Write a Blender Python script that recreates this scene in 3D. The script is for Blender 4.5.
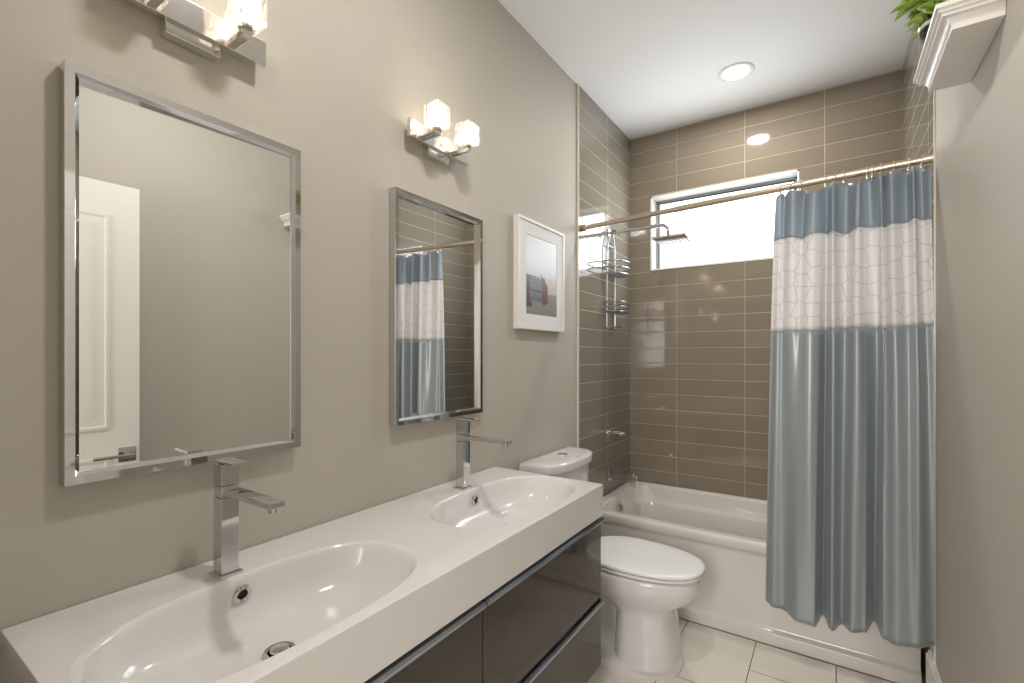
import bpy, bmesh, math, random
from mathutils import Vector, Matrix
random.seed(7)
PI = math.pi
scn = bpy.context.scene
for o in list(bpy.data.objects): bpy.data.objects.remove(o, do_unlink=True)
C = scn.collection

# ---------------------------------------------------------------- camera
FPX, HY, YAW = 475.0, 355.4, 0.591
YS = 0.985      # plan scale along the room
CAM = (1.2037, 0.0315, 1.363)
cd = bpy.data.cameras.new('camera'); cam = bpy.data.objects.new('camera', cd); C.objects.link(cam)
cam.location = CAM; cam.rotation_euler = (PI/2, 0, YAW)
cd.sensor_width = 36; cd.lens = FPX/1024*36; cd.shift_y = (HY-341.5)/1024; cd.clip_start = 0.02
scn.camera = cam
# ---------------------------------------------------------------- look
vs = scn.view_settings
vs.view_transform = 'Standard'; vs.look = 'None'; vs.gamma = 1; vs.use_curve_mapping = False
vs.exposure = 0.10
w = bpy.data.worlds.new('world'); scn.world = w; w.use_nodes = True
w.node_tree.nodes['Background'].inputs[0].default_value = (0.80, 0.90, 1.0, 1)
w.node_tree.nodes['Background'].inputs[1].default_value = 1.0
def lamp(name, kind, loc, energy, color, rot=(0,0,0), **kw):
    l = bpy.data.lights.new(name, kind); l.energy = energy; l.color = color
    for k, v in kw.items(): setattr(l, k, v)
    o = bpy.data.objects.new(name, l); C.objects.link(o); o.location = (loc[0], loc[1]*YS, loc[2]); o.rotation_euler = rot
    return o
WARM = (1.0, 0.86, 0.70)
# daylight entering through the frosted window
lamp('window_daylight', 'AREA', (0.60, 3.365, 2.215), 7.5, (0.88, 0.94, 1.0), (-PI/2, 0, 0), shape='RECTANGLE', size=0.80, size_y=0.40)
# recessed ceiling light over the tub, then two added fill lamps out of view
lamp('tub_downlight', 'AREA', (0.774, 2.91, 2.893), 9, (1.0, 0.95, 0.88), (0,0,0), shape='DISK', size=0.13)
lamp('overhead_fill', 'AREA', (0.80, 0.85, 2.893), 13, (1.0, 0.970, 0.938), (0,0,0), shape='DISK', size=0.15)  # added overhead fill to brighten the room, no fixture modelled
lamp('doorway_fill', 'AREA', (1.08, -1.50, 1.75), 46, (1.0, 0.970, 0.948), (math.radians(84),0,0), shape='RECTANGLE', size=0.9, size_y=1.2)  # added frontal fill behind the camera, shining in through the doorway

# ---------------------------------------------------------------- helpers
def lin(c):
    return tuple(((v/255.0)/12.92 if v/255.0 <= .04045 else ((v/255.0+.055)/1.055)**2.4) for v in c)
def mat(name, rgb, rough=.5, metal=0, spec=.5, coat=0, trans=0, ior=1.45, emit=None, es=0, bump=None, sheen=0, var=None):
    m = bpy.data.materials.new(name); m.use_nodes = True; nt = m.node_tree; b = nt.nodes['Principled BSDF']
    c = lin(rgb) if max(rgb) > 1 else rgb
    b.inputs['Base Color'].default_value = (*c, 1); b.inputs['Roughness'].default_value = rough
    b.inputs['Metallic'].default_value = metal; b.inputs['Specular IOR Level'].default_value = spec
    b.inputs['Coat Weight'].default_value = coat; b.inputs['Coat Roughness'].default_value = .04
    b.inputs['Transmission Weight'].default_value = trans; b.inputs['IOR'].default_value = ior
    b.inputs['Sheen Weight'].default_value = sheen
    if emit:
        b.inputs['Emission Color'].default_value = (*emit, 1); b.inputs['Emission Strength'].default_value = es
    tc = nt.nodes.new('ShaderNodeTexCoord')
    if var:      # (scale, amount) small procedural tone variation
        n = nt.nodes.new('ShaderNodeTexNoise'); n.inputs['Scale'].default_value = var[0]; n.inputs['Detail'].default_value = 4
        nt.links.new(tc.outputs['Object'], n.inputs['Vector'])
        mx = nt.nodes.new('ShaderNodeMix'); mx.data_type = 'RGBA'
        mx.inputs[6].default_value = (*[v*(1-var[1]) for v in c], 1); mx.inputs[7].default_value = (*[min(1, v*(1+var[1])) for v in c], 1)
        nt.links.new(n.outputs['Fac'], mx.inputs[0]); nt.links.new(mx.outputs[2], b.inputs['Base Color'])
    if bump:     # (scale, strength)
        n = nt.nodes.new('ShaderNodeTexNoise'); n.inputs['Scale'].default_value = bump[0]; n.inputs['Detail'].default_value = 5
        nt.links.new(tc.outputs['Object'], n.inputs['Vector'])
        bp = nt.nodes.new('ShaderNodeBump'); bp.inputs['Strength'].default_value = bump[1]; bp.inputs['Distance'].default_value = .002
        nt.links.new(n.outputs['Fac'], bp.inputs['Height']); nt.links.new(bp.outputs[0], b.inputs['Normal'])
    return m
def brick_mat(name, tile, grout, bw, bh, ox, oy, rough, offset=0, mort=.0022, wav=.15, varamt=.05, freq=1, grough=.6):
    m = bpy.data.materials.new(name); m.use_nodes = True; nt = m.node_tree; N = nt.nodes; L = nt.links; b = N['Principled BSDF']
    uv = N.new('ShaderNodeUVMap'); mp = N.new('ShaderNodeMapping'); mp.inputs['Location'].default_value = (ox, oy, 0)
    L.new(uv.outputs[0], mp.inputs[0])
    br = N.new('ShaderNodeTexBrick'); br.offset = offset; br.offset_frequency = freq; br.squash = 1
    br.inputs['Scale'].default_value = 1; br.inputs['Brick Width'].default_value = bw; br.inputs['Row Height'].default_value = bh
    br.inputs['Mortar Size'].default_value = mort; br.inputs['Mortar Smooth'].default_value = .35; br.inputs['Bias'].default_value = 0
    t = lin(tile); g = lin(grout)
    br.inputs['Color1'].default_value = (*[v*(1-varamt) for v in t], 1); br.inputs['Color2'].default_value = (*[v*(1+varamt) for v in t], 1)
    br.inputs['Mortar'].default_value = (*g, 1)
    L.new(mp.outputs[0], br.inputs['Vector']); L.new(br.outputs['Color'], b.inputs['Base Color'])
    mr = N.new('ShaderNodeMapRange'); mr.inputs[3].default_value = rough; mr.inputs[4].default_value = grough
    L.new(br.outputs['Fac'], mr.inputs[0]); L.new(mr.outputs[0], b.inputs['Roughness'])
    b.inputs['Specular IOR Level'].default_value = .6
    b1 = N.new('ShaderNodeBump'); b1.invert = True; b1.inputs['Strength'].default_value = 1; b1.inputs['Distance'].default_value = .0015
    L.new(br.outputs['Fac'], b1.inputs['Height'])
    n = N.new('ShaderNodeTexNoise'); n.inputs['Scale'].default_value = 9; n.inputs['Detail'].default_value = 1
    L.new(mp.outputs[0], n.inputs['Vector'])
    b2 = N.new('ShaderNodeBump'); b2.inputs['Strength'].default_value = wav; b2.inputs['Distance'].default_value = .002
    L.new(n.outputs['Fac'], b2.inputs['Height']); L.new(b1.outputs[0], b2.inputs['Normal']); L.new(b2.outputs[0], b.inputs['Normal'])
    return m

def newbm(): return bmesh.new()
def box(bm, x0, x1, y0, y1, z0, z1, bev=0, seg=2, xf=None):
    t = bmesh.new(); bmesh.ops.create_cube(t, size=1)
    for v in t.verts: v.co = Vector(((x0+x1)/2+v.co.x*(x1-x0), (y0+y1)/2+v.co.y*(y1-y0), (z0+z1)/2+v.co.z*(z1-z0)))
    if bev: bmesh.ops.bevel(t, geom=list(t.edges), offset=bev, segments=seg, affect='EDGES', profile=.5)
    if xf:
        for v in t.verts: v.co = xf @ v.co
    join(bm, t)
def join(bm, t):
    mp = {}
    for v in t.verts: mp[v] = bm.verts.new(v.co)
    for f in t.faces:
        try: bm.faces.new([mp[v] for v in f.verts])
        except ValueError: pass
    t.free()
def loft(bm, rings, cap0=True, cap1=True, closed=True):
    vr = [[bm.verts.new(p) for p in r] for r in rings]
    n = len(vr[0])
    for a, b in zip(vr, vr[1:]):
        for i in range(n if closed else n-1):
            j = (i+1) % n
            try: bm.faces.new((a[i], a[j], b[j], b[i]))
            except ValueError: pass
    if cap0: bm.faces.new(list(reversed(vr[0])))
    if cap1: bm.faces.new(vr[-1])
    return vr
def tube(bm, pts, r, n=10, cap=True, closed=False):
    P = [Vector(p) for p in pts]; rings = []; prev = None
    m = len(P)
    for i, p in enumerate(P):
        if closed: d = P[(i+1) % m]-P[i-1]
        elif i == 0: d = P[1]-P[0]
        elif i == m-1: d = P[-1]-P[-2]
        else: d = (P[i+1]-P[i]).normalized()+(P[i]-P[i-1]).normalized()
        d.normalize()
        if prev is None:
            a = d.orthogonal().normalized()
        else:
            a = prev-d*prev.dot(d); a.normalize()
        prev = a; b = d.cross(a); rr = r[i] if isinstance(r, (list, tuple)) else r
        rings.append([p+(a*math.cos(2*PI*k/n)+b*math.sin(2*PI*k/n))*rr for k in range(n)])
    if closed: rings.append(rings[0])
    loft(bm, rings, cap and not closed, cap and not closed)
def lathe(bm, prof, c=(0,0,0), axis='z', n=32):
    rings = []
    for r, h in prof:
        ring = []
        for k in range(n):
            a = 2*PI*k/n; u, v = r*math.cos(a), r*math.sin(a)
            p = {'z': (u, v, h), 'x': (h, u, v), 'y': (v, h, u)}[axis]
            ring.append(Vector(p)+Vector(c))
        rings.append(ring)
    loft(bm, rings)
def rrect(cx, cy, hx, hy, r, z, n=8):
    pts = []
    for q, (sx, sy) in enumerate(((1,1), (-1,1), (-1,-1), (1,-1))):
        for k in range(n+1):
            a = q*PI/2+k*PI/2/n
            pts.append(Vector((cx+sx*(hx-r)+r*math.cos(a), cy+sy*(hy-r)+r*math.sin(a), z)))
    return pts
def sell(cx, cy, hx, hy, e, z, n=48, hx2=None):
    pts = []
    for k in range(n):
        a = 2*PI*k/n; c_, s_ = math.cos(a), math.sin(a)
        h = hx if c_ >= 0 or hx2 is None else hx2
        pts.append(Vector((cx+h*math.copysign(abs(c_)**(2/e), c_), cy+hy*math.copysign(abs(s_)**(2/e), s_), z)))
    return pts
def build(name, bm, m, parent=None, ang=35, origin=None, weld=True):
    swap = name == 'floor'
    if weld: bmesh.ops.remove_doubles(bm, verts=bm.verts, dist=1e-5)
    bmesh.ops.recalc_face_normals(bm, faces=bm.faces)
    uvl = bm.loops.layers.uv.new('UVMap')
    for f in bm.faces:
        f.smooth = True; nn = f.normal
        ax = max(range(3), key=lambda i: abs(nn[i]))
        for l in f.loops:
            c = l.vert.co
            l[uvl].uv = (c.y, c.z) if ax == 0 else ((c.x, c.z) if ax == 1 else ((c.y, c.x) if swap else (c.x, c.y)))
    bmesh.ops.scale(bm, vec=(1, YS, 1), verts=bm.verts)
    for e in bm.edges:
        if len(e.link_faces) == 2 and e.calc_face_angle(0) > math.radians(ang): e.smooth = False
    me = bpy.data.meshes.new(name)
    base = Vector(origin) if origin is not None else (parent.location.copy() if parent else Vector((0,0,0)))
    if base.length: bmesh.ops.translate(bm, verts=bm.verts, vec=-base)
    bm.to_mesh(me); bm.free()
    for mm in (m if isinstance(m, (list, tuple)) else [m]): me.materials.append(mm)
    o = bpy.data.objects.new(name, me); C.objects.link(o)
    wn = o.modifiers.new('weighted_normal', 'WEIGHTED_NORMAL'); wn.keep_sharp = True; wn.weight = 60
    if parent is None: o.location = base
    else: o.parent = parent
    return o
def part(name, bm, m, root, ang=35):
    """mesh written in room coordinates, stored relative to its thing (root or root's root)"""
    base = root.matrix_world_base if False else None
    r = root; off = Vector((0,0,0))
    while r: off += r.location; r = r.parent
    o = build(name, bm, m, None, ang, off); o.location = (0,0,0); o.parent = root
    return o
def tag(o, label=None, cat=None, group=None, kind=None):
    if label: o['label'] = label
    if cat: o['category'] = cat
    if group: o['group'] = group
    if kind: o['kind'] = kind
    return o
def thing(name, loc, label, cat, group=None):
    o = bpy.data.objects.new(name, None); C.objects.link(o); o.location = (loc[0], loc[1]*YS, loc[2]); o.empty_display_size = .05
    return tag(o, label, cat, group)
def copy_tree(o, parent=None):
    c = o.copy(); C.objects.link(c); c.parent = parent
    for ch in list(o.children): copy_tree(ch, c)
    return c
def struct(name, bm, m, ang=35):
    return tag(build(name, bm, m, None, ang), kind='structure')

# ---------------------------------------------------------------- materials
M_wall = mat('wall_paint', (186,180,169), .55, spec=.3, bump=(60,.15), var=(1.3,.02))
M_ceil = mat('ceiling_paint', (240,240,240), .7, spec=.2)
M_tile = brick_mat('wall_tile', (138,127,111), (190,181,166), .42, .1065, .086, -.562+.1065*30, .06, wav=.25)
M_tileL = brick_mat('wall_tile_side', (131,125,113), (188,183,172), .42, .1065, -2.966+.42*10, -.562+.1065*30, .05)  # cooler copy of the wall tile, reflected light put into its colour
M_floor = brick_mat('floor_tile', (226,220,210), (120,104,88), .63, .3135, .17, .031, .22, offset=.35, freq=2, mort=.0022, wav=.05, varamt=.02)
M_white = mat('white_paint', (232,228,222), .35)
M_trim = mat('cream_edge_trim', (220,213,198), .3)
M_porc = mat('white_porcelain', (222,220,218), .10, spec=.6, coat=.3)
M_porc2 = mat('tub_enamel', (220,215,208), .13, spec=.6, coat=.3)
M_stone = mat('cast_sink_top', (219,216,213), .13, spec=.5, coat=.3)
M_chrome = mat('chrome', (.66,.66,.67), .05, metal=1)
M_chrome2 = mat('soft_chrome', (.72,.71,.69), .18, metal=1)
M_nickel = mat('brushed_nickel', (.66,.56,.44), .30, metal=1)
M_mirror = mat('mirror_glass', (.90,.91,.90), .0, metal=1)
M_gloss = mat('dark_taupe_lacquer', (60,52,43), .07, spec=.6)
M_carc = mat('cabinet_body', (70,64,56), .35)
M_handle = mat('handle_metal', (.42,.46,.52), .14, metal=1)
M_dark = mat('dark_rubber', (22,22,22), .5)
M_gap = mat('gap_dark', (30,28,26), .7)

# ---------------------------------------------------------------- room shell
XR, YB, ZC, YF = 1.524, 3.386, 2.909, -0.05
YTL, YTR = 2.531, 2.392         # where the wall tile begins, left and right
bm = newbm(); box(bm, -.12, XR+.12, -1.75, YB+.2, -.1, 0); fl = struct('floor', bm, M_floor)
bm = newbm(); box(bm, -.12, XR+.12, -1.75, YB+.2, ZC, ZC+.1); struct('ceiling', bm, M_ceil)
bm = newbm(); box(bm, -.12, 0, -1.75, YTL, 0, ZC); struct('wall_left', bm, M_wall)
bm = newbm(); box(bm, -.12, .009, YTL, YB, 0, ZC); struct('wall_alcove_left', bm, M_tileL)
bm = newbm(); box(bm, XR, XR+.12, -1.75, YTR, 0, ZC); struct('wall_right', bm, M_wall)
bm = newbm(); box(bm, XR, XR+.12, YTR, YB, 0, ZC); struct('wall_alcove_right', bm, M_tileL)
bm = newbm(); box(bm, 0.0, .012, YTL-.009, YTL, 0, ZC-.001, .002); struct('trim_1', bm, M_trim)
bm = newbm(); box(bm, XR-.006, XR+.001, YTR-.012, YTR, .0, ZC-.001, .002); struct('trim_2', bm, M_trim)
WX0, WX1, WZ0, WZ1 = .155, 1.049, 1.954, 2.473
bm = newbm()
box(bm, -.12, WX0, YB, YB+.16, 0, ZC); box(bm, WX1, XR+.12, YB, YB+.16, 0, ZC)
box(bm, WX0, WX1, YB, YB+.16, 0, WZ0); box(bm, WX0, WX1, YB, YB+.16, WZ1, ZC)
struct('wall_back', bm, M_tile)
# front wall with the doorway the photograph is taken from, and the hallway behind it
bm = newbm()
box(bm, 0, .66, YF-.12, YF, 0, ZC); box(bm, .66, 1.50, YF-.12, YF, 2.14, ZC); box(bm, 1.50, XR, YF-.12, YF, 0, ZC)
struct('wall_front', bm, M_wall)
bm = newbm(); box(bm, 0, XR, -1.75, -1.65, 0, ZC); struct('wall_hall', bm, M_wall)
# baseboards
def baseboard(name, x0, x1, y0, y1, h):
    bm = newbm(); box(bm, x0, x1, y0, y1, 0, h-.012, .0015)
    xm0, xm1 = (x0, x1-.006) if x0 < .5 else (x0+.006, x1)
    box(bm, xm0, xm1, y0, y1, h-.012, h, .002); struct(name, bm, M_white)
baseboard('baseboard_right', XR-.017, XR, YF, 2.47, .235)
baseboard('baseboard_left', 0, .015, 1.72, YTL-.01, .12)

# ---------------------------------------------------------------- window
M_pane = mat('frosted_pane', (240,245,250), .6, emit=(.93,.96,1.0), es=1.9)
M_marble = mat('reveal_marble', (232,232,228), .25, var=(14,.05))
M_wframe = mat('window_frame', (150,155,158), .4)
win = tag(bpy.data.objects.new('window_1', None), kind='structure'); C.objects.link(win)
win.location = ((WX0+WX1)/2, (YB+.09)*YS, WZ0)
tt = .012
bm = newbm()
box(bm, WX0, WX0+tt, YB-.004, YB+.16, WZ0, WZ1, .001); box(bm, WX1-tt, WX1, YB-.004, YB+.16, WZ0, WZ1, .001)
box(bm, WX0, WX1, YB-.004, YB+.16, WZ1-tt, WZ1, .001); box(bm, WX0, WX1, YB-.006, YB+.16, WZ0, WZ0+tt, .001)
part('window_reveal', bm, M_marble, win)
fy = YB+.092
bm = newbm(); fw = .016; a0, a1, b0, b1 = WX0+tt, WX1-tt, WZ0+tt, WZ1-tt
box(bm, a0, a0+fw, fy, fy+.05, b0, b1, .002); box(bm, a1-fw, a1, fy, fy+.05, b0, b1, .002)
box(bm, a0, a1, fy, fy+.05, b1-fw, b1, .002); box(bm, a0, a1, fy, fy+.05, b0, b0+.008, .002)
part('window_frame', bm, M_wframe, win)
bm = newbm(); g = .006
for q in ((a0+fw, a0+fw+g, b0, b1-fw), (a1-fw-g, a1-fw, b0, b1-fw), (a0+fw, a1-fw, b1-fw-g, b1-fw)):
    box(bm, q[0], q[1], fy+.004, fy+.03, q[2], q[3])
part('gasket', bm, M_dark, win)
bm = newbm(); box(bm, a0+fw, a1-fw, fy+.018, fy+.024, b0+.006, b1-fw); part('window_pane', bm, M_pane, win)

# ---------------------------------------------------------------- door leaf folded back against the right wall
door = thing('door', (1.45, .02, 0), 'white panelled door leaf standing open, seen reflected in the left mirror', 'door')
M_door = mat('door_paint', (234,230,222), .35)
dy0, dy1, dx0, dx1, dh = -.02, .815, 1.452, 1.49, 2.118
bm = newbm(); box(bm, dx0, dx1, dy0, dy1, .01, dh, .002)
part('leaf', bm, M_door, door)
for (y0, y1) in ((dy0+.11, (dy0+dy1)/2-.045), ((dy0+dy1)/2+.045, dy1-.11)):
    for (z0, z1) in ((.25, .92), (1.04, dh-.14)):
        bm = newbm()
        def R_(i, x): return [Vector((x, y0+i, z0+i)), Vector((x, y1-i, z0+i)), Vector((x, y1-i, z1-i)), Vector((x, y0+i, z1-i))]
        loft(bm, [R_(0, dx0+.001), R_(0, dx0-.004), R_(.012, dx0-.006), R_(.022, dx0-.001), R_(.05, dx0-.001), R_(.07, dx0-.006)], True, True)
        part('raised_panel', bm, M_door, door)
hd = None
bm = newbm(); box(bm, dx0-.008, dx0, .735, .800, .890, .955, .002); hd = part('handle_plate', bm, M_chrome2, door)
bm = newbm(); tube(bm, [(dx0-.005, .768, .923), (dx0-.045, .768, .923)], .010); box(bm, dx0-.053, dx0-.041, .640, .782, .916, .930, .003)
part('lever', bm, M_chrome2, hd)

# ---------------------------------------------------------------- vanity cabinet
CY0, CY1, CX1 = .234, 1.706, .479
CZ0, CZ1 = .215, .770
van = thing('vanity_cabinet', (.24, .97, CZ0), 'wall-hung dark taupe high-gloss vanity cabinet with drawers under the long white sink top', 'cabinet')
bm = newbm(); box(bm, .003, CX1-.002, CY0, CY1, CZ0, CZ1, .001); part('carcass', bm, M_carc, van)
ym = .974
for (y0, y1) in ((CY0, ym-.0015), (ym+.0015, CY1)):
    for (z0, z1) in ((CZ0, .460), (.464, .7625)):
        bm = newbm(); box(bm, CX1, CX1+.016, y0, y1, z0, z1-.005, .001)
        dr = part('drawer', bm, M_gloss, van)
        bm = newbm()
        # pull: a strip capping the drawer front, lip rolled out and down
        prof = [(CX1-.004, z1-.005), (CX1+.0165, z1-.005), (CX1+.022, z1-.007), (CX1+.026, z1-.013), (CX1+.029, z1-.013), (CX1+.029, z1-.006), (CX1+.025, z1-.001), (CX1+.016, z1), (CX1-.004, z1)]
        loft(bm, [[Vector((x, y0+.0005, z)) for x, z in prof], [Vector((x, y1-.0005, z)) for x, z in prof]])
        part('handle', bm, M_handle, dr)

# ---------------------------------------------------------------- sink top with two moulded basins
SX1, SY0, SY1, SZ, SZB = .501, .225, 1.713, .885, .770
sink = thing('double_sink', (.24, .97, .77), 'long thick white sink top with two oval moulded basins on the dark cabinet', 'sink')
def basin_rings(cx, cy, hx, hy):
    # rim softly rounded, side walls falling to a gently dished floor
    R = []
    for k, (ins, z) in enumerate(((0, 0), (.002, -.0006), (.004, -.002), (.007, -.006), (.010, -.014), (.014, -.03), (.020, -.052), (.030, -.074), (.046, -.091), (.068, -.100), (.095, -.104))):
        e = 2.6
        R.append(sell(cx, cy, hx-ins, hy-ins*1.7, e, SZ+z, 72))
    R.append(sell(cx, cy, .030, .12, 2.1, SZ-.107, 72)); R.append(sell(cx, cy, .012, .03, 2, SZ-.108, 72))
    return R
def sink_top():
    bm = newbm()
    B = [basin_rings(.302, .566, .171, .314), basin_rings(.302, 1.378, .171, .322)]
    edges = []
    o = rrect((.002+SX1)/2, (SY0+SY1)/2, (SX1-.002)/2-.003, (SY1-SY0)/2-.003, .003, SZ, 3)
    ov = [bm.verts.new(p) for p in o]
    edges += [bm.edges.new((ov[i], ov[(i+1) % len(ov)])) for i in range(len(ov))]
    for rings in B:
        vr = loft(bm, rings, False, True)
        edges += [bm.edges.get((vr[0][i], vr[0][(i+1) % 72])) for i in range(72)]
    bmesh.ops.triangle_fill(bm, use_beauty=True, use_dissolve=False, edges=edges)
    # outer skirt
    prev = ov
    for ins, z in ((.0009, -.0009), (.0, -.003), (.0, -(SZ-SZB)), (.02, -(SZ-SZB))):
        rr = rrect((.002+SX1)/2, (SY0+SY1)/2, (SX1-.002)/2-ins, (SY1-SY0)/2-ins, .003, SZ+z, 3)
        nv = [bm.verts.new(p) for p in rr]
        for i in range(len(nv)):
            j = (i+1) % len(nv); bm.faces.new((prev[i], prev[j], nv[j], nv[i]))
        prev = nv
    # underside of the bowls stays inside the cabinet
    return bm
part('basin_slab', sink_top(), M_stone, sink, 30)
M_hole = mat('drain_hole', (12,12,12), .6)
for cy in (.562, 1.380):
    zd = SZ-.107; dcx = .302
    bm = newbm(); lathe(bm, [(.001, 0), (.030, 0), (.031, .002), (.029, .0045), (.022, .0035), (.021, .0)], (dcx, cy, zd)); dn = part('drain', bm, M_chrome, sink)
    bm = newbm(); lathe(bm, [(.0005, .004), (.017, .004), (.0185, .006), (.017, .009), (.0005, .0105)], (dcx, cy, zd)); part('stopper', bm, M_chrome2, dn)
    # overflow ring set in the back wall of the basin
    oc = Vector((.1550, cy+.002, SZ-.034)); rx = Matrix.Translation(oc) @ Matrix.Rotation(math.radians(14), 4, 'Y')
    bm = newbm()
    prof = [(.0105, -.004), (.0105, .003), (.0145, .006), (.0185, .004), (.0195, -.003)]
    rings = [[rx @ Vector((h, r*math.cos(2*PI*k/28), r*math.sin(2*PI*k/28))) for k in range(28)] for r, h in prof]
    loft(bm, rings, False, False); ring = part('overflow_ring', bm, M_chrome, sink)
    bm = newbm(); bm.faces.new([bm.verts.new(rx @ Vector((-.001, .0107*math.cos(2*PI*k/28), .0107*math.sin(2*PI*k/28)))) for k in range(28)])
    part('overflow_hole', bm, M_hole, ring)

# ---------------------------------------------------------------- faucets
def make_faucet(y):
    f = thing('faucet', (.100, y, SZ), 'tall square chrome basin faucet under the large left mirror', 'faucet', 'square chrome basin faucets')
    cx = .102
    bm = newbm(); box(bm, cx-.025, cx+.025, y-.025, y+.025, SZ, SZ+.006, .001); part('base_plate', bm, M_chrome, f)
    bm = newbm(); box(bm, cx-.0185, cx+.0185, y-.0185, y+.0185, SZ+.006, SZ+.170, .0012); part('body', bm, M_chrome, f)
    bm = newbm(); box(bm, cx-.0180, cx+.0180, y-.0180, y+.0180, SZ+.1708, SZ+.1955, .001); cl_ = part('spout_collar', bm, M_chrome, f)
    bm = newbm(); box(bm, cx-.0183, cx+.0183, y-.0183, y+.0183, SZ+.1965, SZ+.243, .0012); part('cartridge_block', bm, M_chrome, f)
    bm = newbm()
    box(bm, cx+.015, cx+.203, y-.0160, y+.0160, SZ+.178, SZ+.190, .002)
    sp = part('spout', bm, M_chrome, f)
    bm = newbm(); tube(bm, [(cx+.186, y, SZ+.180), (cx+.186, y, SZ+.168)], .0095, 16); part('aerator', bm, M_chrome2, sp)
    bm = newbm(); box(bm, cx-.0185, cx+.062, y-.0165, y+.0165, SZ+.2445, SZ+.251, .0015)
    part('lever', bm, M_chrome, f)
    return f
f1 = make_faucet(.556)
f2 = copy_tree(f1); f2.location.y = 1.376*YS
f2['label'] = 'tall square chrome basin faucet under the smaller right mirror, nearer the toilet'

# ---------------------------------------------------------------- mirrors
def make_mirror(y0, y1, z0, z1, label, skew=0):
    m = thing('wall_mirror', (0, (y0+y1)/2, z0), label, 'mirror', 'chrome framed wall mirrors')
    def R_(i, x): return [Vector((x, y0+i, z0+i)), Vector((x, y1-i, z0+i)), Vector((x, y1-i, z1-i)), Vector((x, y0+i, z1-i))]
    bm = newbm()
    loft(bm, [R_(.001, .001), R_(0, .003), R_(0, .029), R_(.001, .030), R_(.016, .030), R_(.0175, .0285), R_(.0235, .022), R_(.0235, .006)], False, False)
    part('frame', bm, M_chrome, m, 20)
    bm = newbm(); i = .021
    v = [bm.verts.new(p) for p in [(.0135+skew, y0+i, z0+i), (.0135-skew, y1-i, z0+i), (.0135-skew, y1-i, z1-i), (.0135+skew, y0+i, z1-i)]]
    w_ = [bm.verts.new(p) for p in [(.004, y0+i, z0+i), (.004, y1-i, z0+i), (.004, y1-i, z1-i), (.004, y0+i, z1-i)]]
    bm.faces.new(v); bm.faces.new(list(reversed(w_)))
    for k in range(4): bm.faces.new((v[k], w_[k], w_[(k+1) % 4], v[(k+1) % 4]))
    part('glass', bm, M_mirror, m)
    return m
make_mirror(.303, .782, 1.1195, 1.9095, 'large chrome-framed rectangular mirror nearest the camera, reflecting a white door', -.006)
make_mirror(1.117, 1.592, 1.1315, 1.912, 'chrome-framed rectangular mirror beside the framed picture, reflecting the shower curtain')

# ---------------------------------------------------------------- vanity sconces
def crystal_mat():
    m = bpy.data.materials.new('crystal_glass'); m.use_nodes = True; nt = m.node_tree; N = nt.nodes; L = nt.links
    for n in list(N): N.remove(n)
    out = N.new('ShaderNodeOutputMaterial'); tr = N.new('ShaderNodeBsdfTransparent'); gl = N.new('ShaderNodeBsdfGlossy'); rf = N.new('ShaderNodeBsdfRefraction')
    tl = N.new('ShaderNodeBsdfTranslucent'); tl.inputs[0].default_value = (.95,.93,.9,1)
    tr.inputs[0].default_value = (.97,.96,.94,1); gl.inputs['Roughness'].default_value = .08; rf.inputs['Roughness'].default_value = .05; rf.inputs['IOR'].default_value = 1.3
    tc = N.new('ShaderNodeTexCoord'); wv = N.new('ShaderNodeTexNoise'); wv.inputs['Scale'].default_value = 1
    mp = N.new('ShaderNodeMapping'); mp.inputs['Scale'].default_value = (190, 190, 30); L.new(tc.outputs['Object'], mp.inputs[0]); L.new(mp.outputs[0], wv.inputs[0])
    bp = N.new('ShaderNodeBump'); bp.inputs['Strength'].default_value = .9; bp.inputs['Distance'].default_value = .003; L.new(wv.outputs['Fac'], bp.inputs['Height'])
    for s in (gl, rf, tl): L.new(bp.outputs[0], s.inputs['Normal'])
    a = N.new('ShaderNodeMixShader'); b = N.new('ShaderNodeMixShader'); c = N.new('ShaderNodeMixShader')
    cr = N.new('ShaderNodeValToRGB'); cr.color_ramp.elements[0].position = .42; cr.color_ramp.elements[1].position = .62
    cr.color_ramp.elements[0].color = (.05,.05,.05,1); cr.color_ramp.elements[1].color = (.40,.40,.40,1)
    L.new(wv.outputs['Fac'], cr.inputs[0])
    L.new(cr.outputs[0], a.inputs[0]); L.new(tr.outputs[0], a.inputs[1]); L.new(tl.outputs[0], a.inputs[2])
    b.inputs[0].default_value = .22; L.new(a.outputs[0], b.inputs[1]); L.new(gl.outputs[0], b.inputs[2])
    L.new(b.outputs[0], out.inputs[0])
    return m
M_crystal = crystal_mat()
M_bulb = mat('bulb_glow', (255,240,220), .4, emit=(1.0,.88,.72), es=4)
M_sconce = mat('sconce_chrome', (.80,.78,.75), .10, metal=1)
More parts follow.
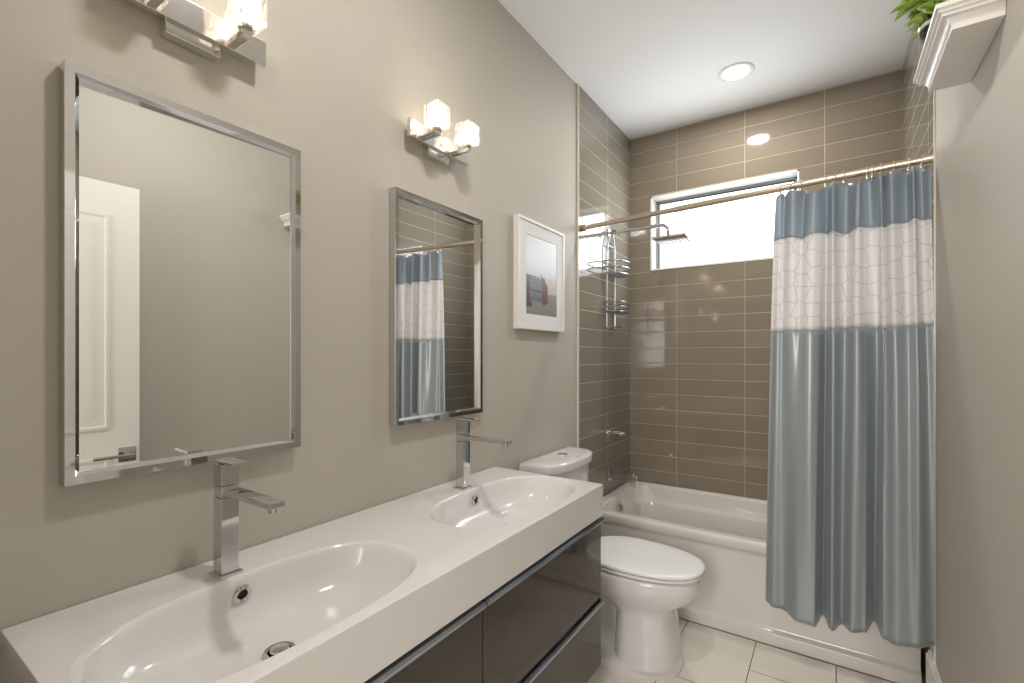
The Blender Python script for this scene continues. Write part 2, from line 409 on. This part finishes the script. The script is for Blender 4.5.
def make_sconce(yc, label, dz=0):
    s = thing('vanity_sconce', (0, yc, 2.09), label, 'wall light', 'two-light crystal wall sconces')
    bm = newbm(); box(bm, .001, .030, yc-.058, yc+.054, 2.062, 2.135, .002); part('wall_canopy', bm, M_sconce, s)
    bm = newbm(); box(bm, .026, .040, yc-.157, yc+.157, 2.090, 2.150, .0015); part('bar', bm, M_sconce, s)
    for dy in (-.081, .081):
        y = yc+dy; cxx = .092
        bm = newbm(); box(bm, .039, cxx+.010, y-.009, y+.009, 2.104, 2.118, .001)
        lathe(bm, [(.004, 2.117), (.018, 2.119), (.019, 2.124), (.018, 2.128), (.004, 2.129)], (cxx, y, 0), n=24)
        ar = part('arm', bm, M_sconce, s)
        bm = newbm(); h = .033
        def R_(i, z): return rrect(cxx, y, h-i, h-i, .004, z, 2)
        loft(bm, [R_(.004, 2.129), R_(0, 2.133), R_(0, 2.200), R_(.002, 2.203), R_(.007, 2.203), R_(.009, 2.199), R_(.009, 2.137), R_(.02, 2.135)], True, True)
        part('glass_cube', bm, M_crystal, ar, 30)
        bm = newbm(); lathe(bm, [(.001, 2.138), (.006, 2.139), (.008, 2.150), (.008, 2.175), (.005, 2.184), (.001, 2.186)], (cxx, y, 0), n=16)
        part('bulb', bm, M_bulb, ar)
        lamp('sconce_light', 'POINT', (cxx, y, 2.165+dz), 1.7, WARM, shadow_soft_size=.012)
    s.location.z += dz
    return s
make_sconce(.524, 'chrome wall sconce with crystal cube shades above the large left mirror, cut by the frame', -.011)
make_sconce(1.331, 'chrome wall sconce with two crystal cube shades above the right mirror', .008)

# ---------------------------------------------------------------- framed picture
pic = thing('picture_frame', (0, 2.09, 1.486), 'white-framed picture with white mat hanging on the grey wall left of the tub', 'picture')
y0, y1, z0, z1 = 1.864, 2.318, 1.486, 2.006
def R_(i, x): return [Vector((x, y0+i, z0+i)), Vector((x, y1-i, z0+i)), Vector((x, y1-i, z1-i)), Vector((x, y0+i, z1-i))]
M_pf = mat('frame_cream', (234,230,222), .35); M_mat = mat('mat_board', (228,229,230), .7)
bm = newbm(); loft(bm, [R_(0, .001), R_(0, .029), R_(.001, .030), R_(.012, .030), R_(.013, .023)], False, False); part('frame', bm, M_pf, pic, 20)
bm = newbm(); a, b = .085, .075
def R2(ia, iz, x): return [Vector((x, y0+ia, z0+iz)), Vector((x, y1-ia, z0+iz)), Vector((x, y1-ia, z1-iz)), Vector((x, y0+ia, z1-iz))]
loft(bm, [R2(.011, .011, .024), R2(.074, .072, .024), R2(.0755, .0735, .0215)], False, False); part('mat_board', bm, M_mat, pic, 20)
bm = newbm(); ny, nz = 60, 84
pa, pb, pc, pd = y0+.075, y1-.075, z0+.073, z1-.073
V = [[bm.verts.new((.0218, pa+(pb-pa)*i/ny, pc+(pd-pc)*j/nz)) for j in range(nz+1)] for i in range(ny+1)]
cl = bm.loops.layers.color.new('print'); rnd = random.Random(3)
def pcol(u, v):
    # hazy sky over a pale shore; leaning weathered dark-red shed with grey boards, dry grass in front
    n = rnd.random()*.06
    if v > .50: c = (214-30*max(0, .62-v)*4, 214-28*max(0, .62-v)*4, 218-24*max(0, .62-v)*4)
    else: c = (196, 190, 184) if v > .30 else (150, 144, 136)
    if v < .30-.16*u+.05: c = (128+60*n*8, 124+60*n*8, 112+60*n*8)
    if .0 < u < .16 and .10 < v < .50: c = (84, 48, 54) if int(v*60) % 7 else (60, 40, 46)
    if .12 < u < .50 and .17 < v < .47-.10*abs(u-.3): c = (108, 112, 122) if int(v*50) % 5 else (70, 72, 82)
    if .50 <= u < .68 and .13+abs(u-.56)*.4 < v < .50-.9*max(0, u-.56): c = (104, 58, 64)
    if .46 < u < .50 and .44 < v < .53: c = (84, 70, 78)
    if .02 < u < .46 and .44 < v < .50 and rnd.random() < .7: c = (96, 90, 100)
    return [min(1, x/255*(1-n)) for x in c]
for i in range(ny):
    for j in range(nz):
        f = bm.faces.new((V[i][j], V[i+1][j], V[i+1][j+1], V[i][j+1])); c = pcol((i+.5)/ny, (j+.5)/nz)
        for l in f.loops: l[cl] = (*c, 1)
M_print = bpy.data.materials.new('beach_print'); M_print.use_nodes = True
vc = M_print.node_tree.nodes.new('ShaderNodeVertexColor'); vc.layer_name = 'print'
M_print.node_tree.links.new(vc.outputs[0], M_print.node_tree.nodes['Principled BSDF'].inputs['Base Color']); M_print.node_tree.nodes['Principled BSDF'].inputs['Roughness'].default_value = .4
part('print', bm, M_print, pic)

# ---------------------------------------------------------------- bathtub
tub = thing('bathtub', (.77, 2.99, 0), 'white alcove bathtub with a skirted front behind the toilet', 'bathtub')
TX0, TX1, TY0, TY1, TZ = .011, XR-.002, 2.600, YB-.003, .472
bm = newbm()
cx, cy = (TX0+TX1)/2, (TY0+TY1)/2; hx, hy = (TX1-TX0)/2, (TY1-TY0)/2
def TR(l, r, f, b, z, rad):   # inset left/right/front/back
    return rrect((TX0+l+TX1-r)/2, (TY0+f+TY1-b)/2, (TX1-r-TX0-l)/2, (TY1-b-TY0-f)/2, rad, z, 10)
ixl, ixr, iyf, iyb = .085, .085, .095, .055
rings = [TR(0, 0, .004, 0, TZ-.050, .004), TR(0, 0, -.002, 0, TZ-.035, .004), TR(0, 0, -.002, 0, TZ-.018, .004), TR(.001, .001, .003, .001, TZ-.006, .006), TR(.005, .005, .012, .005, TZ, .012),
         TR(.040, .045, .050, .020, TZ-.001, .05), TR(.055, .06, .068, .032, TZ-.006, .07), TR(.062, .07, .078, .040, TZ-.016, .09), TR(.070, .09, .084, .046, TZ-.05, .11),
         TR(.078, .13, .092, .052, TZ-.085, .13), TR(.084, .16, .110, .075, TZ-.100, .13), TR(.088, .18, .118, .085, TZ-.12, .13),
         TR(.105, .24, .132, .100, TZ-.22, .13), TR(.125, .30, .150, .118, TZ-.31, .13), TR(.16, .36, .185, .15, TZ-.345, .12), TR(.22, .42, .24, .21, TZ-.355, .09)]
loft(bm, rings, False, True); part('tub_shell', bm, M_porc2, tub, 50)
bm = newbm()
prof = [(TY0+.004, TZ-.050), (TY0+.016, TZ-.062), (TY0+.020, TZ-.080), (TY0+.022, .30), (TY0+.022, .085), (TY0+.018, .070), (TY0+.004, .060), (TY0+.0, .052), (TY0+.0, .001), (TY0+.05, .001), (TY0+.05, TZ-.050)]
loft(bm, [[Vector((TX0, y, z)) for y, z in prof], [Vector((TX1-.012, y, z)) for y, z in prof]]); part('apron', bm, M_porc2, tub, 40)
bm = newbm(); box(bm, TX0, TX1-.012, TY0-.004, TY0+.004, .0, .0035); part('caulk_line', bm, mat('aged_caulk', (120,98,74), .6), tub)
bm = newbm(); lathe(bm, [(.030, -.002), (.030, .006), (.026, .010), (.001, .012)], (TX0+.084, 2.955, TZ-.075), 'x', 24)
box(bm, TX0+.094, TX0+.106, 2.949, 2.961, TZ-.092, TZ-.058, .002)
part('overflow_plate', bm, M_chrome, tub)

# tub spout, valve
sp = thing('tub_spout', (.01, 2.985, .56), 'chrome tub spout on the dark tiled wall above the tub rim', 'spout')
bm = newbm(); box(bm, .0095, .018, 2.985-.028, 2.985+.028, .555-.0, .620, .002); part('wall_plate', bm, M_chrome, sp)
bm = newbm(); yy = 2.985
prof = [(.018, .612), (.150, .604), (.186, .600), (.194, .592), (.194, .538), (.164, .538), (.156, .560), (.018, .572)]
loft(bm, [[Vector((x, yy-.022, z-.0)) for x, z in prof], [Vector((x, yy+.022, z-.0)) for x, z in prof]]); part('spout_body', bm, M_chrome2, sp)
bm = newbm(); tube(bm, [(.172, yy, .598), (.172, yy, .622)], [.004, .007], 12); part('diverter', bm, M_chrome2, sp)
va = thing('shower_valve', (.01, 2.95, .87), 'chrome shower valve with square plate and lever on the left tiled wall', 'valve')
bm = newbm(); box(bm, .0095, .016, 2.95-.028, 2.95+.028, .800, .930, .002); part('valve_plate', bm, M_chrome2, va)
bm = newbm(); tube(bm, [(.015, 2.95, .868), (.075, 2.95, .868)], .013, 16); tube(bm, [(.075, 2.95, .868), (.105, 2.95, .868)], .017, 16)
hb = part('valve_stem', bm, M_chrome, va)
bm = newbm(); tube(bm, [(.105, 2.95, .868), (.128, 2.95, .867)], [.0125, .011], 16); part('lever', bm, M_chrome2, hb)

# ---------------------------------------------------------------- shower arm + head
sy, sz = 2.985, 2.156
sh = thing('rain_shower', (.01, sy, sz), 'square chrome rain shower head on a straight arm in front of the window', 'shower')
bm = newbm(); lathe(bm, [(.001, 0), (.028, 0), (.028, .006), (.016, .010), (.001, .010)], (.0095, sy, sz), 'x', 24); part('flange', bm, M_chrome2, sh)
bm = newbm(); pts = [(.012, sy, sz), (.345, sy, sz)]+[(.345+.045*math.sin(a), sy, sz-.045+.045*math.cos(a)) for a in [PI/2*k/6 for k in range(1, 7)]]+[(.39, sy, 2.085)]
tube(bm, pts, .011, 14); part('arm', bm, M_chrome, sh)
bm = newbm(); lathe(bm, [(.012, 0), (.018, .004), (.018, .016), (.012, .02), (.001, .02)], (.39, sy, 2.068)); part('ball_joint', bm, M_chrome2, sh)
bm = newbm(); box(bm, .416-.098, .416+.098, sy-.095, sy+.095, 2.056, 2.068, .002)
hp = part('head_plate', bm, M_chrome, sh)
bm = newbm()
for i in range(8):
    for j in range(8):
        lathe(bm, [(.0005, -.0015), (.0025, -.0015), (.0025, .001), (.0005, .001)], (.416-.077+.022*i, sy-.077+.022*j, 2.0555), n=8)
tag(part('nozzle_field', bm, M_dark, hp), kind='stuff')

# ---------------------------------------------------------------- shower caddy
cad = thing('shower_caddy', (.04, sy, 1.55), 'chrome wire shower caddy with two baskets hanging from the shower arm', 'caddy')
wr = .0042
M_wire = mat('caddy_wire', (.42,.43,.45), .28, metal=1)
bm = newbm()
yL, yR = sy-.085, sy+.045
for s in (-1, 1):
    tube(bm, [(.075, sy+.008*s, 2.135), (.055, sy+.012*s, 2.165), (.035, sy+.014*s, 2.168), (.030, sy+.02*s, 2.14), (.026, sy+.062*s, 2.065), (.024, sy+.070*s, 1.90), (.024, sy+.070*s, 1.548), (.03, sy+.06*s, 1.535)], wr, 8)
tube(bm, [(.03, sy-.06, 1.535), (.03, sy+.06, 1.535)], wr, 8)
tube(bm, [(.026, sy-.062, 2.065), (.026, sy+.062, 2.065)], wr, 8)
fr = part('hanging_frame', bm, M_wire, cad)
def loop(z, dx, hy, x0=.022):
    pts = [(x0, sy-hy*.86, z), (x0, sy+hy*.86, z)]
    n = 16; c = []
    for k in range(n+1):
        a = -PI/2+PI*k/n
        c.append((x0+dx*max(0, math.cos(a))**.6, sy+hy*math.sin(-a), z))
    return [(x0, sy-hy, z)]+[(x0+dx*math.sin(PI*k/n)**.55, sy-hy*math.cos(PI*k/n), z) for k in range(1, n)]+[(x0, sy+hy, z)]
for (zt, n, hh) in ((1.955, 3, .075), (1.700, 3, .06)):
    bm = newbm()
    tube(bm, loop(zt, .115, .125), wr, 8); tube(bm, loop(zt-hh*.5, .115, .125), wr, 8); tube(bm, loop(zt-hh, .105, .115), wr, 8)
    for z_, q in ((zt, .125), (zt-hh*.5, .125), (zt-hh, .115)): tube(bm, [(.022, sy-q, z_), (.022, sy+q, z_)], wr, 8)
    for k in range(9):
        yy = sy-.10+.025*k; tube(bm, [(.022, yy, zt-hh), (.022+.100*math.sin(math.acos(max(-1, min(1, (yy-sy)/.118))))**.55, yy, zt-hh)], .002, 6)
    part('wire_basket', bm, M_wire, cad)
bm = newbm()
tube(bm, [(.035, sy-.06, 1.548), (.09, sy-.055, 1.545), (.105, sy, 1.545), (.09, sy+.055, 1.545), (.035, sy+.06, 1.548)], .0028, 8)
part('soap_rail', bm, M_wire, cad)

# ---------------------------------------------------------------- curtain rod, rings, curtain
RA, RB = Vector((.0, 2.573, 2.097)), Vector((1.527, 2.415, 2.101))
def rod(x): return RA+(RB-RA)*(x/1.527)
cr = thing('curtain_rod', tuple(RA+Vector((.012,0,0))), 'brushed nickel tension rod spanning the tub alcove', 'curtain rod')
bm = newbm(); tube(bm, [rod(.012), rod(.55)], .0125, 20); tube(bm, [rod(.55), rod(1.525)], .0142, 20); part('pole', bm, M_nickel, cr)
for xa, xb in ((.010, .045), (1.49, 1.526)):
    bm = newbm(); tube(bm, [rod(xa), rod(xb)], .0185, 20); part('end_cap', bm, M_nickel, cr)
ringx = [1.02,1.059,1.098,1.186,1.218,1.249,1.326,1.342,1.368,1.407,1.452,1.490]
places = ['at the curtain\'s free left end']+['']*10+['']
ordn = ['leftmost, at the free end of the curtain', 'second from the free end', 'third from the free end', 'fourth from the free end', 'fifth from the free end', 'sixth from the free end', 'sixth from the right wall', 'fifth from the right wall', 'fourth from the right wall', 'third from the right wall', 'second from the right wall', 'nearest the right wall']
def ring_bm(p):
    bm = newbm(); pts = []
    for k in range(25):
        a = PI*.5+2*PI*k/24*.93
        pts.append(p+Vector((.002*math.sin(a*3), .021*math.cos(a), .021*math.sin(a)-.008)))
    pts += [p+Vector((0, .004, -.034)), p+Vector((0, -.004, -.046))]
    tube(bm, pts, .0019, 8)
    lathe(bm, [(.0005, -.004), (.004, -.002), (.004, .002), (.0005, .004)], p+Vector((0, -.0, .014)), 'x', 10)
    return bm
def RY(v): return Vector((v.x, v.y*YS, v.z))
r0 = build('curtain_ring', ring_bm(rod(ringx[0])), M_nickel, None, 40, RY(rod(ringx[0])))
for k, x in enumerate(ringx):
    o = r0 if k == 0 else r0.copy()
    if k: C.objects.link(o)
    o.location = RY(rod(x))
    tag(o, 'small metal curtain ring on the rod, '+ordn[k], 'curtain ring', 'curtain rings along the rod')

def fabric(name, rgb, rough, tint, pattern=False, tl=.25):
    m = bpy.data.materials.new(name); m.use_nodes = True; nt = m.node_tree; N = nt.nodes; L = nt.links; b = N['Principled BSDF']
    c = lin(rgb); b.inputs['Roughness'].default_value = rough; b.inputs['Sheen Weight'].default_value = .25; b.inputs['Sheen Roughness'].default_value = .35
    b.inputs['Specular IOR Level'].default_value = .8; b.inputs['Metallic'].default_value = 0 if pattern else .28
    uv = N.new('ShaderNodeUVMap'); uv.uv_map = 'cloth'
    mp = N.new('ShaderNodeMapping'); mp.inputs['Scale'].default_value = (60, 900, 1); L.new(uv.outputs[0], mp.inputs[0])
    n = N.new('ShaderNodeTexNoise'); n.inputs['Scale'].default_value = 1; n.inputs['Detail'].default_value = 3; L.new(mp.outputs[0], n.inputs['Vector'])
    mx = N.new('ShaderNodeMix'); mx.data_type = 'RGBA'; mx.inputs[6].default_value = (*[v*.90 for v in c], 1); mx.inputs[7].default_value = (*[min(1, v*1.08) for v in c], 1)
    L.new(n.outputs['Fac'], mx.inputs[0]); col = mx.outputs[2]
    if pattern:
        vo = N.new('ShaderNodeTexVoronoi'); vo.voronoi_dimensions = '2D'; vo.feature = 'DISTANCE_TO_EDGE'; vo.inputs['Scale'].default_value = 15; vo.inputs['Randomness'].default_value = .55
        L.new(uv.outputs[0], vo.inputs['Vector'])
        r_ = N.new('ShaderNodeValToRGB'); r_.color_ramp.elements[0].position = .010; r_.color_ramp.elements[1].position = .022
        L.new(vo.outputs['Distance'], r_.inputs[0])
        m2 = N.new('ShaderNodeMix'); m2.data_type = 'RGBA'; m2.inputs[6].default_value = (*lin((206,204,200)), 1)
        L.new(r_.outputs[0], m2.inputs[0]); L.new(col, m2.inputs[7]); col = m2.outputs[2]
    L.new(col, b.inputs['Base Color'])
    bp = N.new('ShaderNodeBump'); bp.inputs['Strength'].default_value = .12; bp.inputs['Distance'].default_value = .001; L.new(n.outputs['Fac'], bp.inputs['Height']); L.new(bp.outputs[0], b.inputs['Normal'])
    t = N.new('ShaderNodeBsdfTranslucent'); L.new(col, t.inputs[0])
    ms = N.new('ShaderNodeMixShader'); ms.inputs[0].default_value = tl
    L.new(b.outputs[0], ms.inputs[1]); L.new(t.outputs[0], ms.inputs[2]); L.new(ms.outputs[0], N['Material Output'].inputs[0])
    return m
M_cblue = fabric('curtain_blue_satin', (180,188,191), .38, None)
M_ctop = fabric('curtain_blue_top', (188,198,206), .38, None, tl=.48)
M_cwhite = fabric('curtain_white_band', (246,244,243), .45, None, True, tl=.35)
cur = thing('shower_curtain', (1.25, 2.46, .25), 'blue satin shower curtain with a white patterned band, hanging gathered at the right', 'curtain')
def interp(ctrl, s):
    for (a, da), (b, db) in zip(ctrl, ctrl[1:]):
        if a <= s <= b:
            t = (s-a)/(b-a); t = (1-math.cos(PI*t))/2; return da+(db-da)*t
    return ctrl[0][1] if s < ctrl[0][0] else ctrl[-1][1]
topc = [(0,.01), (.086,-.6), (.145,1), (.212,-.8), (.298,1), (.355,-.9), (.425,1), (.5,-1), (.598,1), (.649,-1), (.704,1), (.751,-1), (.792,1), (.859,-1), (.912,1.1), (.965,-.9), (1,.2)]
botc = [(0,-.5), (.06,.05), (.12,-.1), (.23,.85), (.33,.75), (.385,-1.2), (.44,.65), (.50,-.35), (.56,.55), (.63,.25), (.70,-1.5), (.735,.55), (.80,1.05), (.90,.9), (1,.2)]
ZB1, ZB2, ZBOT = 1.868, 1.468, .262
NU = 360
def cpoint(s, z):
    t = max(0, min(1, (2.08-z)/(2.08-.26))); tb = t**.55
    x0 = 1.003+(.961-1.003)*tb; x1 = 1.508+.012*min(1, t*2.2)
    x = x0+(x1-x0)*s
    d = interp(topc, s)*(1-tb)*.032+interp(botc, s)*tb*.068
    d += .004*math.sin(s*61+z*3)*(1-tb)+.002*math.sin(s*19+z*3)
    off = -.010-.020*math.sin(min(1, t*1.5)*PI/2)      # hangs just outside the tub rim
    base = rod(x)
    xx = x+.008*math.sin(s*2*PI*6+.7)*(1-tb)
    return Vector((min(xx, 1.521), base.y+off-d, z))
def cloth_band(zf0, zf1, nv, m, name):
    bm = newbm(); uvl = bm.loops.layers.uv.new('cloth'); V = []; acc = []
    # arc length at mid height for the weave
    L_ = [0.0]
    for i in range(NU): L_.append(L_[-1]+(cpoint((i+1)/NU, 1.6)-cpoint(i/NU, 1.6)).length)
    for i in range(NU+1):
        s = i/NU; row = []
        for j in range(nv+1):
            z = zf0(s)+(zf1(s)-zf0(s))*j/nv; row.append((bm.verts.new(cpoint(s, z)), z))
        V.append(row)
    for i in range(NU):
        for j in range(nv):
            f = bm.faces.new((V[i][j][0], V[i+1][j][0], V[i+1][j+1][0], V[i][j+1][0]))
            for l, (ii, jj) in zip(f.loops, ((i, j), (i+1, j), (i+1, j+1), (i, j+1))): l[uvl].uv = (L_[ii], V[ii][jj][1])
    o = part(name, bm, m, cur, 80)
    md = o.modifiers.new('thickness', 'SOLIDIFY'); md.thickness = .0012
    return o
def ztop(s):
    x = 1.001+.498*s
    d = min(abs(x-r) for r in ringx)
    return 2.073-min(.026, (d*d)*26+d*.10)
def zb1(s): return ZB1+.006*math.sin(s*22)
def zb2(s): return ZB2+.003*math.sin(s*14)+.008*s
def zbot(s): return ZBOT-.012*math.exp(-((s-.32)/.18)**2)+.072*max(0, s-.45)
cloth_band(zb1, ztop, 14, M_ctop, 'top_panel')
cloth_band(zb2, zb1, 20, M_cwhite, 'patterned_band')
cloth_band(zbot, zb2, 46, M_cblue, 'lower_panel')
cloth_band(lambda s: zbot(s)-.001, lambda s: zbot(s)+.004, 1, M_cblue, 'hem')

# ---------------------------------------------------------------- toilet
TC = 2.190
toi = thing('toilet', (.40, TC, 0), 'white two-piece toilet with closed lid between the vanity and the tub', 'toilet')
def TE(xb, xf, hy, e, z, cxf=.45):
    c0 = xb+(xf-xb)*cxf
    return sell(c0, TC, xf-c0, hy, e, z, 56, c0-xb)
bm = newbm()
rings = [TE(.10, .668, .176, 2.7, .0), TE(.098, .670, .178, 2.7, .006), TE(.10, .667, .175, 2.7, .018), TE(.30, .660, .171, 2.7, .030), TE(.385, .656, .168, 2.7, .045), TE(.390, .643, .157, 2.7, .16), TE(.390, .634, .149, 2.6, .235),
         TE(.365, .640, .151, 2.5, .262), TE(.31, .672, .158, 2.4, .288), TE(.26, .708, .172, 2.3, .312), TE(.22, .735, .184, 2.2, .342), TE(.19, .748, .190, 2.2, .372), TE(.185, .746, .190, 2.2, .398), TE(.187, .741, .187, 2.2, .410), TE(.20, .73, .175, 2.2, .417)]
loft(bm, rings); bowl = part('bowl', bm, M_porc, toi, 60)
bm = newbm()   # trapway body behind the pedestal and the deck under the tank
loft(bm, [rrect(.26, TC, .165, .085, .05, .015, 6), rrect(.27, TC, .155, .072, .05, .06, 6), rrect(.27, TC, .150, .066, .05, .20, 6), rrect(.245, TC, .15, .085, .05, .29, 6), rrect(.19, TC, .16, .14, .05, .36, 6), rrect(.155, TC, .145, .17, .05, .395, 6), rrect(.15, TC, .14, .172, .05, .412, 6), rrect(.15, TC, .13, .16, .05, .418, 6)])
part('trapway', bm, M_porc, toi, 60)
def SE(i, z, e=2.25): return TE(.225+i, .757-i, .190-i, e, z, .40)
M_seat = mat('seat_plastic', (236,235,234), .16, spec=.5)
bm = newbm(); loft(bm, [SE(.014, .420), SE(.003, .422), SE(.001, .427), SE(.002, .435), SE(.010, .437)]); part('seat', bm, M_seat, toi, 60)
bm = newbm(); loft(bm, [SE(.006, .440, 2.35), SE(.0, .4415, 2.35), SE(-.001, .448, 2.35), SE(.002, .454, 2.35), SE(.012, .4575, 2.35), SE(.05, .4600, 2.3), SE(.12, .4610, 2.2)]); ld = part('lid', bm, M_seat, toi, 60)
for s in (-1, 1):
    bm = newbm(); lathe(bm, [(.001, .418), (.016, .418), (.016, .452), (.012, .460), (.001, .461)], (.232, TC+.07*s, 0), n=20); part('hinge', bm, M_seat, toi)
# tank
def DT(x0, x1, hy, r, z):
    # D-shaped plan: straight back, rounded front
    pts = []
    n = 40; cy_ = 2.15
    for k in range(n+1):
        a = -PI/2+PI*k/n
        e = 3.0
        pts.append(Vector((x0+.05+(x1-x0-.05)*abs(math.cos(a))**(2/e), cy_+hy*math.copysign(abs(math.sin(a))**(2/e), math.sin(a)), z)))
    pts += [Vector((x0, cy_+hy, z)), Vector((x0, cy_-hy, z))]
    return pts
bm = newbm(); loft(bm, [DT(.030, .160, .190, 0, .415), DT(.024, .175, .205, 0, .43), DT(.018, .187, .232, 0, .81), DT(.018, .187, .232, 0, .820)]); part('tank', bm, M_porc, toi, 60)
bm = newbm(); loft(bm, [DT(.014, .195, .240, 0, .820), DT(.010, .203, .248, 0, .824), DT(.009, .205, .250, 0, .832), DT(.009, .205, .250, 0, .856), DT(.012, .201, .246, 0, .864), DT(.022, .187, .232, 0, .869), DT(.05, .15, .19, 0, .871)]); part('tank_lid', bm, M_porc, toi, 50)
bm = newbm(); lathe(bm, [(.001, .870), (.026, .870), (.026, .874), (.022, .876), (.001, .876)], (.098, 2.165, 0), n=28); part('flush_button', bm, M_chrome2, toi)
bm = newbm(); tube(bm, [(.25, TC-.135, .02), (.25, TC-.135, .038)], [.013, .009], 14); part('bolt_cap', bm, M_porc, toi)

# ---------------------------------------------------------------- wall shelf and plant
shf = thing('wall_shelf', (XR, 1.66, 2.117), 'white crown-moulding wall shelf high on the right wall carrying a plant', 'shelf')
def SH(p, e, z):   # p projection, e extension of the ends
    ya, yb = 1.527-e, 1.845+e
    return [Vector((XR-.001, ya, z)), Vector((XR-p, ya, z)), Vector((XR-p, yb, z)), Vector((XR-.001, yb, z))]
bm = newbm(); zb = 2.112
pr = [(.082, -.006, 0), (.089, 0, .001), (.089, 0, .005)]
for k in range(7):
    a = PI/2*k/6; pr.append((.089+.016*(1-math.cos(a)), .012*(1-math.cos(a)), .005+.024*math.sin(a)))
pr += [(.108, .015, .030), (.108, .015, .036), (.114, .020, .039), (.114, .020, .044), (.120, .025, .047), (.120, .025, .056), (.118, .023, .058)]
loft(bm, [SH(p, e, zb+z) for p, e, z in pr]); part('shelf_moulding', bm, M_white, shf, 30)
ST = zb+.058
pp = thing('potted_plant', (1.456, 1.755, ST), 'leafy green houseplant in a small white-rimmed dark pot on the wall shelf', 'plant')
M_pot = mat('pot_dark', (36,42,30), .3); M_potrim = mat('pot_white', (228,228,226), .3)
pcx, pcy = 1.456, 1.755
bm = newbm(); lathe(bm, [(.001, ST+.001), (.038, ST+.001), (.041, ST+.004), (.052, ST+.078), (.049, ST+.078), (.040, ST+.012), (.001, ST+.01)], (pcx, pcy, 0), n=32); pot = part('pot', bm, M_pot, pp)
bm = newbm(); lathe(bm, [(.0530, ST+.072), (.0545, ST+.073), (.0545, ST+.081), (.0520, ST+.083), (.0485, ST+.082), (.0485, ST+.072)], (pcx, pcy, 0), n=32); part('rim', bm, M_potrim, pot)
bm = newbm(); lathe(bm, [(.001, ST+.055), (.046, ST+.060), (.044, ST+.066), (.001, ST+.068)], (pcx, pcy, 0), n=24); part('soil', bm, M_pot, pp)
M_leaf = mat('leaf_green', (158,184,88), .35, var=(35,.35))
M_leaf.node_tree.nodes['Principled BSDF'].inputs['Subsurface Weight'].default_value = 0
M_stem = mat('stem_green', (96,112,50), .5)
bmL, bmS = newbm(), newbm(); rr = random.Random(11)
for k in range(95):
    a = rr.uniform(0, 2*PI); el = rr.uniform(.0, 1.35); rad = rr.uniform(.02, .080)
    base = Vector((pcx+.02*math.cos(a), pcy+.02*math.sin(a), ST+.065))
    tip = Vector((pcx+rad*math.cos(a)*math.cos(el*.8), pcy+rad*math.sin(a)*math.cos(el*.8), ST+.105+rad*math.sin(el)*1.0-(.025 if el < .3 else 0)))
    if tip.x > XR-.03: tip.x = XR-.03-rr.uniform(0, .02)
    mid = (base+tip)/2+Vector((0, 0, .035)); tube(bmS, [base, mid, tip], [.0017, .0015, .001], 5)
    d = Vector((math.cos(a), math.sin(a), rr.uniform(-.35, .5))).normalized()
    if tip.x+d.x*.05 > XR-.006: d.x = -abs(d.x)
    ln = rr.uniform(.036, .056); wd = ln*rr.uniform(.55, .70); sd = d.cross(Vector((0, 0, 1))).normalized(); up = sd.cross(d)
    row = []
    for i in range(7):
        t = i/6; ww = wd*math.sin(PI*min(1, t**.8))**.8*.5 if 0 < i < 6 else .0004
        c_ = tip+d*ln*t-Vector((0, 0, 1))*ln*.35*t*t
        row.append([bmL.verts.new(c_+sd*ww+up*ww*.35), bmL.verts.new(c_), bmL.verts.new(c_-sd*ww+up*ww*.35)])
    for p_, q_ in zip(row, row[1:]):
        bmL.faces.new((p_[0], p_[1], q_[1], q_[0])); bmL.faces.new((p_[1], p_[2], q_[2], q_[1]))
lv = part('foliage', bmL, M_leaf, pp, 80); tag(lv, kind='stuff')
md = lv.modifiers.new('thickness', 'SOLIDIFY'); md.thickness = .0006
part('stems', bmS, M_stem, pp)

# ---------------------------------------------------------------- recessed ceiling lights
M_led = mat('led_disc', (255,250,240), .4, emit=(1.0,.95,.88), es=14)
def downlight(x, y, label):
    d = thing('recessed_light', (x, y, ZC), label, 'ceiling light')
    bm = newbm(); lathe(bm, [(.092, 0), (.092, -.004), (.087, -.007), (.068, -.004), (.066, -.001)], (x, y, ZC), n=48); part('trim_ring', bm, M_white, d)
    bm = newbm(); lathe(bm, [(.001, -.0035), (.066, -.0035), (.067, -.001), (.001, -.001)], (x, y, ZC), n=40); part('lens', bm, M_led, d)
    return d
downlight(.774, 2.91, 'round recessed ceiling light shining above the bathtub')
